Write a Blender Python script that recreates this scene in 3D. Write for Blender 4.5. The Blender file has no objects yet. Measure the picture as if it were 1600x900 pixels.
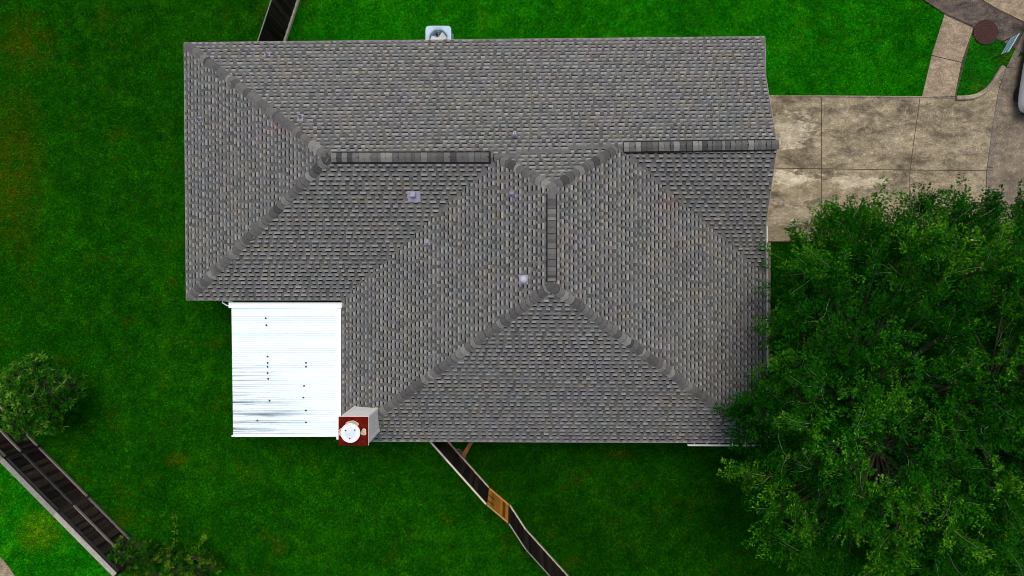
import bpy, math, random
import numpy as np
from mathutils import Vector, Matrix

random.seed(11)
rng = np.random.default_rng(11)
scene = bpy.context.scene
col = scene.collection
R = math.radians

# ------------------------------------------------------------------ camera, world, sun, exposure
CAM_H, FPX = 26.5, 1067.0            # drone height (m) and focal length in pixels of the 1600 px wide photo
cam_d = bpy.data.cameras.new('camera'); cam = bpy.data.objects.new('camera', cam_d); col.objects.link(cam)
cam.location = (0, 0, CAM_H); cam.rotation_euler = (0, 0, 0)
cam_d.sensor_width = 36.0; cam_d.lens = 36.0 * FPX / 1600.0; cam_d.clip_end = 2000
scene.camera = cam

SUN_EL, SUN_AZ = 70.0, 8.0          # azimuth measured from +Y (top of the picture) clockwise
world = bpy.data.worlds.new('World'); scene.world = world; world.use_nodes = True
wn = world.node_tree.nodes; wn.clear()
wo = wn.new('ShaderNodeOutputWorld'); wb = wn.new('ShaderNodeBackground'); ws = wn.new('ShaderNodeTexSky')
ws.sky_type = 'NISHITA'; ws.sun_disc = False
ws.sun_elevation = R(SUN_EL); ws.sun_rotation = R(SUN_AZ)
ws.air_density = 1.0; ws.dust_density = 4.0; ws.ozone_density = 0.6
wb.inputs['Strength'].default_value = 0.15
world.node_tree.links.new(ws.outputs[0], wb.inputs[0]); world.node_tree.links.new(wb.outputs[0], wo.inputs[0])
sd = bpy.data.lights.new('sun', 'SUN'); sun = bpy.data.objects.new('sun', sd); col.objects.link(sun)
sd.energy = 1.5; sd.angle = R(40); sd.color = (1.0, 0.955, 0.88)
az, el = R(SUN_AZ), R(SUN_EL)
to_sun = Vector((math.sin(az) * math.cos(el), math.cos(az) * math.cos(el), math.sin(el)))
sun.rotation_euler = to_sun.to_track_quat('Z', 'Y').to_euler(); sun.location = to_sun * 60
scene.view_settings.view_transform = 'Standard'; scene.view_settings.look = 'None'
scene.view_settings.gamma = 1.0; scene.view_settings.exposure = 0.0
scene.cycles.max_bounces = 8; scene.cycles.pixel_filter_type = 'BLACKMAN_HARRIS'; scene.cycles.filter_width = .85

# ------------------------------------------------------------------ helpers
def W(px, py, z=0.0):
    """plan position (m) of a point of the aerial photo that lies at height z"""
    s = FPX / (CAM_H - z)
    return ((px - 800) / s, (450 - py) / s)
def W3(px, py, z=0.0):
    x, y = W(px, py, z); return Vector((x, y, z))

def setp(o, label=None, cat=None, group=None, kind=None):
    if label: o['label'] = label
    if cat: o['category'] = cat
    if group: o['group'] = group
    if kind: o['kind'] = kind
    return o
def empty(name, loc, label=None, cat=None, group=None, kind=None):
    o = bpy.data.objects.new(name, None); col.objects.link(o); o.location = loc; o.empty_display_size = .2
    return setp(o, label, cat, group, kind)
def root_of(o):
    t = Vector((0, 0, 0))
    while o: t += o.location; o = o.parent
    return t
def link(name, me, m=None, parent=None, loc=None):
    """loc is in world space; parents here are never rotated or scaled"""
    o = bpy.data.objects.new(name, me); col.objects.link(o)
    if m is not None and not me.materials: me.materials.append(m)
    if loc is not None: o.location = loc
    if parent is not None:
        o.parent = parent; o.matrix_parent_inverse = Matrix.Translation(-parent_world(parent))
    return o
PW = {}
def parent_world(p):
    v = Vector(p.location)
    if p.parent is not None: v = v  # a child stores its world position in location (inverse cancels the parent)
    return v

class MB:
    def __init__(s): s.v = []; s.f = []; s.c = []
    def add(s, vs, fs):
        n = len(s.v); s.v += [tuple(v) for v in vs]; s.f += [tuple(i + n for i in f) for f in fs]; return s
    def box(s, c, d, rz=0, M=None):
        x, y, z = d[0] / 2, d[1] / 2, d[2] / 2
        vs = [Vector(p) for p in ((-x,-y,-z),(x,-y,-z),(x,y,-z),(-x,y,-z),(-x,-y,z),(x,-y,z),(x,y,z),(-x,y,z))]
        if rz: M = Matrix.Rotation(rz, 3, 'Z')
        if M is not None: vs = [M @ v for v in vs]
        vs = [v + Vector(c) for v in vs]
        return s.add(vs, [(0,3,2,1),(4,5,6,7),(0,1,5,4),(1,2,6,5),(2,3,7,6),(3,0,4,7)])
    def bar(s, a, b, w, h):
        a, b = Vector(a), Vector(b); d = (b - a); L = d.length; q = d.to_track_quat('X', 'Z').to_matrix()
        return s.box((a + b) / 2, (L, w, h), M=q)
    def prism(s, poly, z0, z1):
        n = len(poly); vs = [(x, y, z0) for x, y in poly] + [(x, y, z1) for x, y in poly]
        fs = [tuple(range(n - 1, -1, -1)), tuple(range(n, 2 * n))]
        fs += [(i, (i + 1) % n, n + (i + 1) % n, n + i) for i in range(n)]
        return s.add(vs, fs)
    def tube(s, pts, rad, n=6, cap=True):
        pts = [Vector(p) for p in pts]; rings = []
        for i, p in enumerate(pts):
            d = (pts[min(i + 1, len(pts) - 1)] - pts[max(i - 1, 0)])
            if d.length < 1e-6: d = Vector((0, 0, 1))
            q = d.to_track_quat('Z', 'X').to_matrix(); r = rad[i] if hasattr(rad, '__len__') else rad
            rings.append([p + q @ Vector((r * math.cos(2 * math.pi * k / n), r * math.sin(2 * math.pi * k / n), 0)) for k in range(n)])
        vs = [v for r_ in rings for v in r_]; fs = []
        for i in range(len(pts) - 1):
            for k in range(n):
                a = i * n + k; b = i * n + (k + 1) % n; fs.append((a, b, b + n, a + n))
        if cap: fs += [tuple(range(n - 1, -1, -1)), tuple(range(len(vs) - n, len(vs)))]
        return s.add(vs, fs)
    def lathe(s, prof, c=(0, 0, 0), n=20):
        vs = []; fs = []; m = len(prof)
        for (r, z) in prof:
            for k in range(n):
                a = 2 * math.pi * k / n; vs.append((c[0] + r * math.cos(a), c[1] + r * math.sin(a), c[2] + z))
        for i in range(m - 1):
            for k in range(n): fs.append((i * n + k, i * n + (k + 1) % n, (i + 1) * n + (k + 1) % n, (i + 1) * n + k))
        if prof[0][0] > 1e-4: fs.append(tuple(range(n - 1, -1, -1)))
        if prof[-1][0] > 1e-4: fs.append(tuple(range((m - 1) * n, m * n)))
        return s.add(vs, fs)
    def mesh(s, name, smooth=False):
        me = bpy.data.meshes.new(name); me.from_pydata(s.v, [], s.f); me.update()
        if smooth: me.polygons.foreach_set('use_smooth', [True] * len(me.polygons))
        return me
    def build(s, name, m, parent=None, loc=None, smooth=False, bevel=0):
        o = link(name, s.mesh(name, smooth), m, parent, loc)
        if bevel:
            b = o.modifiers.new('bevel', 'BEVEL'); b.width = bevel; b.segments = 2; b.limit_method = 'ANGLE'
        return o

def np_mesh(name, V, F, colors=None, k=4):
    """fast mesh from arrays; F is (n,k); colors per vertex"""
    me = bpy.data.meshes.new(name); V = np.asarray(V, np.float32); F = np.asarray(F, np.int32)
    me.vertices.add(len(V)); me.vertices.foreach_set('co', V.ravel())
    me.loops.add(F.size); me.loops.foreach_set('vertex_index', F.ravel())
    me.polygons.add(len(F)); me.polygons.foreach_set('loop_start', np.arange(0, F.size, F.shape[1], dtype=np.int32))
    me.polygons.foreach_set('loop_total', np.full(len(F), F.shape[1], np.int32))
    me.update(calc_edges=True)
    if colors is not None:
        a = me.color_attributes.new('tone', 'FLOAT_COLOR', 'POINT')
        c = np.ones((len(V), 4), np.float32); c[:, :3] = colors; a.data.foreach_set('color', c.ravel())
    return me

# ------------------------------------------------------------------ materials
class Mat:
    def __init__(s, name, rough=.8, spec=.3, metal=0):
        s.m = bpy.data.materials.new(name); s.m.use_nodes = True; s.t = s.m.node_tree; s.n = s.t.nodes
        s.b = s.n['Principled BSDF']; s.b.inputs['Roughness'].default_value = rough
        s.b.inputs['Specular IOR Level'].default_value = spec; s.b.inputs['Metallic'].default_value = metal
        s._pos = None
    def L(s, a, b): s.t.links.new(a, b)
    def pos(s):
        if s._pos is None: s._pos = s.n.new('ShaderNodeNewGeometry').outputs['Position']
        return s._pos
    def scaled(s, sc, off=(0, 0, 0), src=None, rot=(0, 0, 0)):
        m = s.n.new('ShaderNodeMapping'); m.inputs['Scale'].default_value = sc; m.inputs['Location'].default_value = off
        m.inputs['Rotation'].default_value = rot
        s.L(src if src is not None else s.pos(), m.inputs[0]); return m.outputs[0]
    def noise(s, scale, detail=4, rough=.55, vec=None, dist=0):
        n = s.n.new('ShaderNodeTexNoise'); n.inputs['Scale'].default_value = scale; n.inputs['Detail'].default_value = detail
        n.inputs['Roughness'].default_value = rough; n.inputs['Distortion'].default_value = dist
        s.L(vec if vec is not None else s.pos(), n.inputs['Vector']); return n.outputs['Fac']
    def ramp(s, fac, stops, interp='LINEAR'):
        r = s.n.new('ShaderNodeValToRGB'); e = r.color_ramp.elements; r.color_ramp.interpolation = interp
        while len(e) < len(stops): e.new(.5)
        for i, (p, c) in enumerate(stops):
            e[i].position = p
            if not hasattr(c, '__len__'): c = (c, c, c)
            e[i].color = (*c, 1)
        s.L(fac, r.inputs[0]); return r.outputs[0]
    def mix(s, fac, a, b, mode='MIX'):
        n = s.n.new('ShaderNodeMix'); n.data_type = 'RGBA'; n.blend_type = mode
        for inp, v in ((n.inputs['Factor'], fac), (n.inputs['A'], a), (n.inputs['B'], b)):
            if hasattr(v, 'is_linked') or isinstance(v, bpy.types.NodeSocket): s.L(v, inp)
            elif hasattr(v, '__len__'): inp.default_value = (*v, 1)
            else: inp.default_value = v
        return n.outputs['Result']
    def math(s, op, a, b=0.0, clamp=False):
        n = s.n.new('ShaderNodeMath'); n.operation = op; n.use_clamp = clamp
        for inp, v in ((n.inputs[0], a), (n.inputs[1], b)):
            if isinstance(v, bpy.types.NodeSocket): s.L(v, inp)
            else: inp.default_value = v
        return n.outputs[0]
    def rand(s): return s.n.new('ShaderNodeObjectInfo').outputs['Random']
    def attr(s, name='tone'):
        a = s.n.new('ShaderNodeAttribute'); a.attribute_name = name; return a.outputs['Color']
    def spot(s, x, y, rx, ry):
        """1 in the middle of an ellipse on the ground, 0 outside it"""
        v = s.scaled((1 / rx, 1 / ry, 0), (-x / rx, -y / ry, 0))
        l = s.n.new('ShaderNodeVectorMath'); l.operation = 'LENGTH'; s.L(v, l.inputs[0])
        return s.math('SUBTRACT', 1.0, l.outputs['Value'], True)
    def color(s, c):
        if isinstance(c, bpy.types.NodeSocket): s.L(c, s.b.inputs['Base Color'])
        else: s.b.inputs['Base Color'].default_value = (*c, 1)
        return s
    def bump(s, h, strength=.3, dist=.01):
        b = s.n.new('ShaderNodeBump'); b.inputs['Strength'].default_value = strength; b.inputs['Distance'].default_value = dist
        s.L(h, b.inputs['Height']); s.L(b.outputs[0], s.b.inputs['Normal']); return s
def plain(name, c, rough=.6, metal=0, spec=.3, var=.15, scale=6):
    m = Mat(name, rough, spec, metal); n = m.noise(scale, 5)
    m.color(m.mix(m.ramp(n, [(.3, 0), (.7, 1)]), tuple(x * (1 - var) for x in c), tuple(min(1, x * (1 + var)) for x in c)))
    return m.m

M = {}
def lawn_mat(name, dark, mid, light, dry, dry_spots=(), shade=1.0, dry_amt=.5):
    m = Mat(name, .9, .0)
    big = m.noise(.35, 5, .6); fine = m.noise(9.0, 4, .7)
    c = m.mix(m.ramp(big, [(.32, 0), (.68, 1)]), dark, mid)
    c = m.mix(m.ramp(m.noise(1.3, 4, .6), [(.5, 0), (.75, .7)]), c, light)
    c = m.mix(.75, c, m.mix(1.0, c, m.ramp(m.noise(2.6, 6, .7, m.scaled((1, 1, 1), (8, 2, 1))), [(.3, .5), (.5, .95), (.7, 1.6)]), 'MULTIPLY'))
    d = m.ramp(m.noise(.9, 6, .7, m.scaled((1, 1, 1), (13, 7, 3))), [(.56, 0), (.72, dry_amt)])
    c = m.mix(d, c, dry)
    for (x, y, rx, ry) in dry_spots:
        f = m.math('MULTIPLY', m.spot(x, y, rx, ry), m.ramp(m.noise(2.2, 5, .7), [(.35, 0), (.6, 1)]))
        c = m.mix(m.math('MULTIPLY', f, 1.2, True), c, dry)
    c = m.mix(m.ramp(fine, [(.3, 0), (.7, 1)]), m.mix(1.0, c, (.55, .55, .55), 'MULTIPLY'), m.mix(1.0, c, (1.35, 1.35, 1.35), 'MULTIPLY'))
    return m, c
def lawn_pair(name, *a, **k):
    m, c = lawn_mat(name + '_soil', *a, **k)
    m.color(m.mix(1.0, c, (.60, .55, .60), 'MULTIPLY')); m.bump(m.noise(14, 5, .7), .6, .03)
    g, c2 = lawn_mat(name + '_blades', *a, **k)
    t = g.attr(); g.color(g.mix(1.0, c2, t, 'MULTIPLY'))
    return m.m, g.m
M['back'] = lawn_pair('back_lawn', (.005, .072, .0012), (.010, .115, .0015), (.022, .150, .002), (.052, .092, .002),
                      [(-19.4, 4.6, 1.6, 4.0), (-15.1, -8.9, .55, .5), (-18.9, 9.5, 1.5, 1.5), (-13.0, -6.7, .6, .4)])
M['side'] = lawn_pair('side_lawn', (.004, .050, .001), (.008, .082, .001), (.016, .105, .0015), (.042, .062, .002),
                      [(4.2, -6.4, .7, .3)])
M['front'] = lawn_pair('front_lawn', (.006, .135, .0015), (.010, .21, .002), (.026, .26, .003), (.06, .17, .003), dry_amt=.35)
M['neigh'] = lawn_pair('neighbour_lawn', (.006, .155, .002), (.012, .255, .003), (.050, .31, .004), (.11, .26, .004), [(-18.4, -9.5, 1.0, 1.0)], dry_amt=.5)
M['verge'] = lawn_pair('verge_lawn', (.006, .110, .004), (.010, .175, .005), (.03, .21, .006), (.12, .13, .006))

def concrete(name, a, b, darkc, light_spots=(), dark_amt=.8, grain=.75, scale=1.0, rough=.9):
    m = Mat(name, rough, .2)
    c = m.mix(m.ramp(m.noise(1.1 * scale, 6, .65), [(.35, 0), (.65, 1)]), a, b)
    st = m.ramp(m.noise(.75 * scale, 8, .7, m.scaled((1, 1.9, 1), (4, 9, 0)), .4), [(.45, 0), (.62, dark_amt)])
    c = m.mix(st, c, darkc)
    c = m.mix(m.ramp(m.noise(5 * scale, 6, .75, m.scaled((1, 1, 1), (3, 1, 0))), [(.55, 0), (.7, .5)]), c, tuple(min(1, x * 1.5) for x in b))
    for (x, y, rx, ry, k) in light_spots:
        f = m.math('ADD', m.spot(x, y, rx, ry), m.math('MULTIPLY', m.math('SUBTRACT', m.noise(1.5, 9, .74, m.scaled((1, 2.6, 1), (x, y, 0))), .5), 3.0))
        f = m.math('MULTIPLY', f, m.math('GREATER_THAN', m.spot(x, y, rx, ry), .01))
        c = m.mix(m.ramp(f, [(.42, 0), (.60, k)]), c, (.52, .46, .33))
    c = m.mix(.8, c, m.mix(1.0, c, m.ramp(m.noise(3.2, 8, .8, m.scaled((1, 1.6, 1), (2, 5, 0))), [(.30, .45), (.5, .95), (.70, 1.7)]), 'MULTIPLY'))
    g = m.noise(24, 5, .85)
    c = m.mix(grain, c, m.mix(1.0, c, m.ramp(g, [(.3, .15), (.7, 1.85)]), 'MULTIPLY'))
    m.color(c); m.bump(m.noise(40, 4, .7), .25, .01); return m.m
d1, d2 = W(1240, 208), W(1233, 279); d3, d4 = W(1335, 284), W(1240, 335)
M['drive'] = concrete('driveway_concrete', (.225, .185, .115), (.345, .29, .19), (.080, .066, .046),
                      [(d1[0], d1[1], 1.5, 1.1, .6), (d2[0], d2[1], 1.7, .5, 1.0), (d3[0], d3[1], 1.9, .45, .7), (d4[0], d4[1], 1.6, 1.1, .35)])
M['walk'] = concrete('sidewalk_concrete', (.25, .19, .125), (.34, .27, .18), (.15, .115, .085), dark_amt=.5)
M['street'] = concrete('street_concrete', (.17, .138, .10), (.25, .205, .145), (.085, .068, .05), dark_amt=.5)
M['stained'] = concrete('stained_concrete', (.085, .066, .055), (.14, .11, .085), (.030, .027, .028), dark_amt=.9, scale=1.2)
M['curb'] = concrete('curb_concrete', (.22, .18, .13), (.33, .28, .20), (.13, .10, .08), dark_amt=.4)
M['joint'] = plain('joint_filler', (.075, .055, .035), .95, var=.5, scale=9)
M['gutter_pan'] = concrete('gutter_concrete', (.15, .125, .10), (.21, .18, .14), (.09, .075, .06), dark_amt=.5)

# shingles: colour attribute (granule blends, painted tab shadows and highlights) times large and fine mottling
m = Mat('shingle_granules', .92, .15)
t = m.attr()
hue = m.noise(.9, 4, .6); hue2 = m.noise(1.7, 4, .6, m.scaled((1, 1, 1), (31, 17, 5)))
c = m.mix(1.0, t, m.ramp(hue, [(.32, (1.01, .98, 1.03)), (.5, (1.0, 1.0, .96)), (.68, (.95, 1.01, .98))]), 'MULTIPLY')
c = m.mix(1.0, c, m.ramp(hue2, [(.30, (.86, .90, .98)), (.55, (1, 1, 1)), (.66, (1.04, 1.01, .90)), (.76, (1.18, .94, .88))]), 'MULTIPLY')
c = m.mix(1.0, c, m.ramp(m.noise(45, 3, .8), [(.25, .62), (.75, 1.38)]), 'MULTIPLY')
for (x, y, rx, ry) in ((5.2, 2.85, .55, .35), (1.45, .12, .35, .3), (-7.7, 5.25, .45, .4)):
    c = m.mix(m.math('MULTIPLY', m.ramp(m.spot(x, y, rx, ry), [(.1, 0), (.6, 1)]), m.ramp(m.noise(6, 4, .7), [(.42, 0), (.55, .8)])), c, m.mix(1.0, c, (1.35, .85, .82), 'MULTIPLY'))
m.color(c); M['shingle'] = m.m
m = Mat('cap_shingle_granules', .92, .15)
c = m.ramp(m.rand(), [(0, (.082, .080, .074)), (.22, (.107, .104, .096)), (.45, (.13, .127, .117)), (.65, (.10, .098, .096)), (.78, (.16, .157, .142)), (.88, (.20, .197, .175)), (.95, (.055, .054, .053))], 'CONSTANT')
c = m.mix(1.0, c, m.ramp(m.noise(30, 4, .8), [(.25, .6), (.75, 1.4)]), 'MULTIPLY')
m.color(c); M['cap'] = m.m
M['vent_black'] = plain('ridge_vent_black', (.010, .010, .011), .8)
M['deck'] = plain('roof_felt', (.05, .05, .05), .95)
M['drip'] = plain('drip_edge', (.26, .25, .23), .5)
M['fascia'] = plain('painted_fascia', (.36, .33, .28), .6)
M['white_paint'] = plain('white_paint', (.78, .78, .76), .45, var=.05)
M['lilac'] = plain('grey_lilac_metal', (.30, .285, .35), .6, var=.2, scale=20)
M['vent_grey'] = plain('pale_grey_metal', (.46, .45, .52), .6, var=.1)
M['lilac_dark'] = plain('aged_rubber_boot', (.12, .10, .13), .8, var=.3, scale=20)
M['dark_hole'] = plain('dark_opening', (.01, .01, .01), .9)
M['siding'] = plain('cream_siding', (.88, .85, .76), .6, var=.06, scale=3)
m = Mat('rusted_chase_cover', .8, .04)
m.color(m.ramp(m.noise(5, 7, .7), [(.30, (.045, .004, .002)), (.5, (.11, .005, .003)), (.66, (.15, .010, .004)), (.78, (.25, .05, .02))])); M['rust'] = m.m
M['cream_patch'] = plain('bare_patch', (.50, .40, .26), .8, var=.35, scale=9)
M['cap_blue'] = plain('pale_blue_metal', (.62, .70, .75), .4, var=.08)
m = Mat('wall_brick', .9, .2); br = m.n.new('ShaderNodeTexBrick'); m.L(m.scaled((1, 1, 1), src=m.n.new('ShaderNodeTexCoord').outputs['Object'], rot=(R(90), 0, R(0))), br.inputs['Vector'])
br.inputs['Scale'].default_value = 4.2; br.inputs['Color1'].default_value = (.26, .15, .10, 1); br.inputs['Color2'].default_value = (.32, .2, .14, 1); br.inputs['Mortar'].default_value = (.4, .37, .33, 1)
m.color(br.outputs[0]); M['brick'] = m.m

# white patio metal with dirt lines near its low corner
m = Mat('patio_metal', .38, .5)
dirt = m.noise(1.0, 6, .75, m.scaled((.22, 22.0, 1)))
px0, py0 = W(385, 640, 2.45)
mask = m.spot(px0 - 1.2, py0 - .9, 3.9, 3.0)
f = m.math('MULTIPLY', m.ramp(dirt, [(.51, 0), (.59, 1)]), m.ramp(mask, [(.0, .14), (.5, 1.0)]))
yy = m.n.new('ShaderNodeSeparateXYZ'); m.L(m.pos(), yy.inputs[0])
gr = m.math('LESS_THAN', m.math('FRACT', m.math('MULTIPLY', yy.outputs['Y'], 7.0)), .22)   # faint rib lines drawn in colour; grime strengthens them near the low corner
f = m.math('MAXIMUM', f, m.math('MULTIPLY', gr, m.math('ADD', .05, m.math('MULTIPLY', mask, m.ramp(dirt, [(.42, 0), (.55, 1.0)])))))
m.color(m.mix(f, (.82, .93, .95), (.10, .14, .17))); M['patio'] = m.m
M['patio_trim'] = plain('patio_trim', (.90, .94, .94), .35, var=.02)
M['screw'] = plain('rusty_screw', (.012, .012, .016), .8)
M['flash_blue'] = plain('blue_grey_flashing', (.20, .25, .31), .5, var=.25, scale=3)

def wood(name, c, var=.6, along=(3, 3, .7)):
    m = Mat(name, .88, .15)
    n = m.noise(7, 5, .7, m.scaled(along))
    a = m.mix(m.ramp(n, [(.3, 0), (.7, 1)]), tuple(x * (1 - var) for x in c), tuple(x * (1 + var) for x in c))
    m.color(m.mix(1.0, a, m.ramp(m.rand(), [(0, (.35, .35, .4)), (.5, (1.0, .97, .95)), (1, (2.3, 2.1, 1.9))]), 'MULTIPLY')); return m.m
M['old_wood'] = wood('dark_weathered_wood', (.020, .0155, .0125))
M['grey_wood'] = wood('grey_weathered_wood', (.28, .275, .235), .3, (2, 2, 2))
M['rail_wood'] = wood('grey_rail_wood', (.12, .115, .105), .3, (2, 2, 2))
M['new_wood'] = wood('new_cedar', (.36, .155, .022), .3)
M['new_wood_lt'] = wood('new_cedar_light', (.5, .28, .07), .25)
M['plank_old'] = plain('weathered_plank', (.20, .105, .025), .8, var=.4, scale=5)
M['plank'] = plain('stained_plank', (.24, .085, .035), .8, var=.4, scale=5)
M['ac'] = plain('pale_blue_casing', (.42, .58, .70), .4, var=.05)
M['ac_edge'] = plain('pale_casing_edge', (.62, .72, .78), .4, var=.05)
M['ac_dark'] = plain('coil_dark', (.012, .016, .030), .7)
M['ac_blade'] = plain('fan_blade_metal', (.50, .54, .52), .4, var=.12, scale=15)
m = Mat('rusty_iron', .85, .3)
m.color(m.ramp(m.noise(11, 6, .7), [(.3, (.030, .013, .011)), (.7, (.075, .030, .025))])); M['iron'] = m.m
M['sign'] = plain('pale_blue_board', (.42, .66, .76), .4, var=.06)
M['sign_ink'] = plain('grey_print', (.12, .2, .26), .5)
M['black_metal'] = plain('black_metal', (.012, .014, .02), .5)
m = Mat('car_white_paint', .18, .5); m.color((.80, .81, .82)); m.b.inputs['Coat Weight'].default_value = .6; M['car'] = m.m
m = Mat('car_glass', .05, .6); m.color((.006, .008, .012)); M['glass'] = m.m
M['tyre'] = plain('tyre_rubber', (.012, .012, .012), .85)
M['rim'] = plain('alloy_rim', (.4, .4, .42), .3, .9)
m = Mat('lamp_lens', .08, .6); m.color((.55, .58, .62)); M['lamp'] = m.m

def leaf_mat(name, dark, light, tip, transl=.3):
    m = Mat(name, .7, .0)
    t = m.attr(); c = m.ramp(t, [(0, dark), (.6, light), (1, tip)])
    c = m.mix(1.0, c, m.ramp(m.noise(.55, 3, .6), [(.3, .7), (.7, 1.3)]), 'MULTIPLY')
    m.color(c)
    tr = m.n.new('ShaderNodeBsdfTranslucent'); m.L(c, tr.inputs[0]); mx = m.n.new('ShaderNodeMixShader'); mx.inputs[0].default_value = transl
    m.L(m.b.outputs[0], mx.inputs[1]); m.L(tr.outputs[0], mx.inputs[2]); m.L(mx.outputs[0], m.n['Material Output'].inputs['Surface'])
    return m.m
M['tree_leaf'] = leaf_mat('tree_leaves', (.002, .028, .0015), (.013, .112, .004), (.14, .32, .012), .12)
M['shrub_leaf'] = leaf_mat('shrub_leaves', (.005, .055, .003), (.020, .13, .006), (.15, .30, .03))
M['weed_leaf'] = leaf_mat('weed_leaves', (.005, .045, .003), (.022, .13, .006), (.14, .26, .014))
M['bark'] = plain('grey_bark', (.05, .042, .03), .9, var=.4, scale=10)
M['twig'] = plain('pale_twigs', (.30, .26, .22), .9, var=.3, scale=10)
M['dry_leaf'] = plain('dry_leaves', (.20, .11, .035), .9, var=.5, scale=8)

# ------------------------------------------------------------------ the ground
def sheet(name, poly, z, m, kind='structure', parent=None):
    mb = MB(); mb.add([(x, y, z) for x, y in poly], [tuple(range(len(poly)))])
    o = mb.build(name, m, parent); o['kind'] = kind; return o
def inside(px, py, poly):
    poly = np.asarray(poly); r = np.zeros(len(px), bool); n = len(poly); j = n - 1
    for i in range(n):
        xi, yi = poly[i]; xj, yj = poly[j]
        with np.errstate(divide='ignore', invalid='ignore'):
            c = ((yi > py) != (yj > py)) & (px < (xj - xi) * (py - yi) / (yj - yi + 1e-12) + xi)
        r ^= c; j = i
    return r
P = lambda lst, z=0.0: [W(x, y, z) for x, y in lst]

big = 240
sheet('ground', [(-big, -big), (big, -big), (big, big), (-big, big)], -.03, M['back'][0])

# fence lines in plan (m)
F1 = [W(427, 118), W(466, 0), W(486, -60), W(520, -160)]
F2a = [W(646, 630), W(763, 761)]
GATE = [W(763, 761), W(795.5, 788.5)]
F2b = [W(795.5, 788.5), W(820, 826), W(887, 900), W(980, 1003)]
F3 = [W(-110, 512), W(-60, 560), W(68, 694), W(145, 772), W(232, 860), W(330, 958)]
F3 = [(x - .07, y - .07) for x, y in F3]

back = F1[::-1] + [W(447, 150), W(700, 600)] + F2a + GATE + F2b + [(4.5, -15), (-11, -15)] + F3[::-1][0:] + [(-24, -1), (-26, 16), (-7, 16)]
side = [W(700, 640)] + F2a + GATE + F2b + [(4.5, -15), (24, -15), (24, 3), (9.0, 3), (9.0, 0), (0, 0)]
front = [W(447, 150)] + F1 + [(-7, 16), (15.5, 16), W(1432, -4), W(1475, 23), W(1440, 151), W(1130, 151), W(1130, 300)]
neigh = F3 + [(-11, -15), (-26, -15), (-26, 4)]
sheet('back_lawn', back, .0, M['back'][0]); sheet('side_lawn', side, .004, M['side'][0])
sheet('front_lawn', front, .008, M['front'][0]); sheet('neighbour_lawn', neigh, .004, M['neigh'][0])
verge = P([(1522, 44), (1600, 84), (1588, 90), (1570, 104), (1556, 125), (1542, 140), (1526, 149), (1505, 152), (1492, 152), (1502, 98)])
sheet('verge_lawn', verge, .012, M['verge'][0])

# ------------------------------------------------------------------ concrete: driveway, pavement, street
def slab(poly, parent, m, name='slab', z1=.03, inset=.012):
    c = np.mean(np.array(poly), axis=0); q = []
    n = len(poly)
    for i in range(n):
        a, b, d = Vector(poly[i - 1]), Vector(poly[i]), Vector(poly[(i + 1) % n])
        e1 = (b - a).normalized(); e2 = (d - b).normalized(); n1 = Vector((-e1.y, e1.x)); n2 = Vector((-e2.y, e2.x))
        k = (n1 + n2); k = k / max(.3, k.dot(n1)); q.append(tuple(b + k * inset))
    area = sum(poly[i - 1][0] * poly[i][1] - poly[i][0] * poly[i - 1][1] for i in range(n))
    if area < 0: return slab(poly[::-1], parent, m, name, z1, inset)
    return MB().prism(q, -.05, z1).build(name, m, parent, bevel=.006)
drive = empty('driveway', (*W(1370, 265), 0), kind='structure'); setp(drive, 'stained beige concrete driveway of large slabs east of the house')
xl = 1128
sheet('joint_bed', P([(xl, 150), (1500, 151), (1530, 147), (1556, 160), (1543, 262), (1541, 378), (xl, 378)]), .016, M['joint'], parent=drive)
for poly in ([(xl, 151), (1283, 151), (1283, 264), (xl, 262)],
             [(1283, 151), (1437, 152), (1421, 266), (1283, 264)],
             [(1437, 152), (1502, 153), (1528, 150), (1543, 141), (1554, 129), (1563, 116), (1572, 102), (1572, 106), (1560, 140), (1553, 180), (1548, 215), (1541, 267), (1421, 266)],
             [(xl, 262), (1283, 264), (1283, 377), (xl, 377)],
             [(1283, 264), (1421, 266), (1420, 377), (1283, 377)],
             [(1421, 266), (1541, 267), (1538, 330), (1540, 377), (1420, 377)]):
    slab(P(poly), drive, M['drive'])
walk = empty('sidewalk', (*W(1478, 90), 0), 'short beige concrete walk beside the verge', None, kind='structure')
sheet('joint_bed', P([(1475, 22), (1521, 43), (1493, 152), (1440, 152)]), .018, M['joint'], parent=walk)
slab(P([(1474.5, 23), (1520.5, 44), (1502, 98), (1454.5, 87)]), walk, M['walk'], inset=.015, z1=.034)
slab(P([(1454.5, 87), (1502, 98), (1491.5, 151), (1439.5, 151)]), walk, M['walk'], inset=.015, z1=.034)
strip = slab(P([(1190, 379), (1203.5, 379), (1203.5, 700), (1190, 700)]), None, M['curb'], 'foundation_strip', inset=.002, z1=.05); strip['kind'] = 'structure'
nd = empty('neighbour_driveway', (*W(1530, 10), 0), 'dark stained concrete driveway in the top right corner', None, kind='structure')
sheet('joint_bed', P([(1425, -12), (1475, 22), (1521, 43), (1586, 76), (1604, 36), (1700, -10), (1700, -160), (1400, -160)]), .014, M['joint'], parent=nd)
slab(P([(1424, -12), (1474, 21), (1521, 42.5), (1560, 62), (1584, 75), (1602, 38), (1562, 18.5), (1535, 3), (1515, -12)]), nd, M['stained'], inset=.012)
slab(P([(1517, -13), (1537, 2.5), (1563, 17.5), (1603, 36.5), (1660, 58), (1700, 40), (1700, -60), (1540, -60)]), nd, M['walk'], inset=.012, z1=.034)
slab(P([(1423, -13), (1513, -13), (1480, -90), (1380, -90)]), nd, M['stained'], inset=.012)
npath = slab(P([(-140, 820), (-30, 838), (8, 877), (30, 908), (60, 960), (-140, 960)]), None, M['walk'], 'neighbour_path', inset=.002); npath['kind'] = 'structure'
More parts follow.
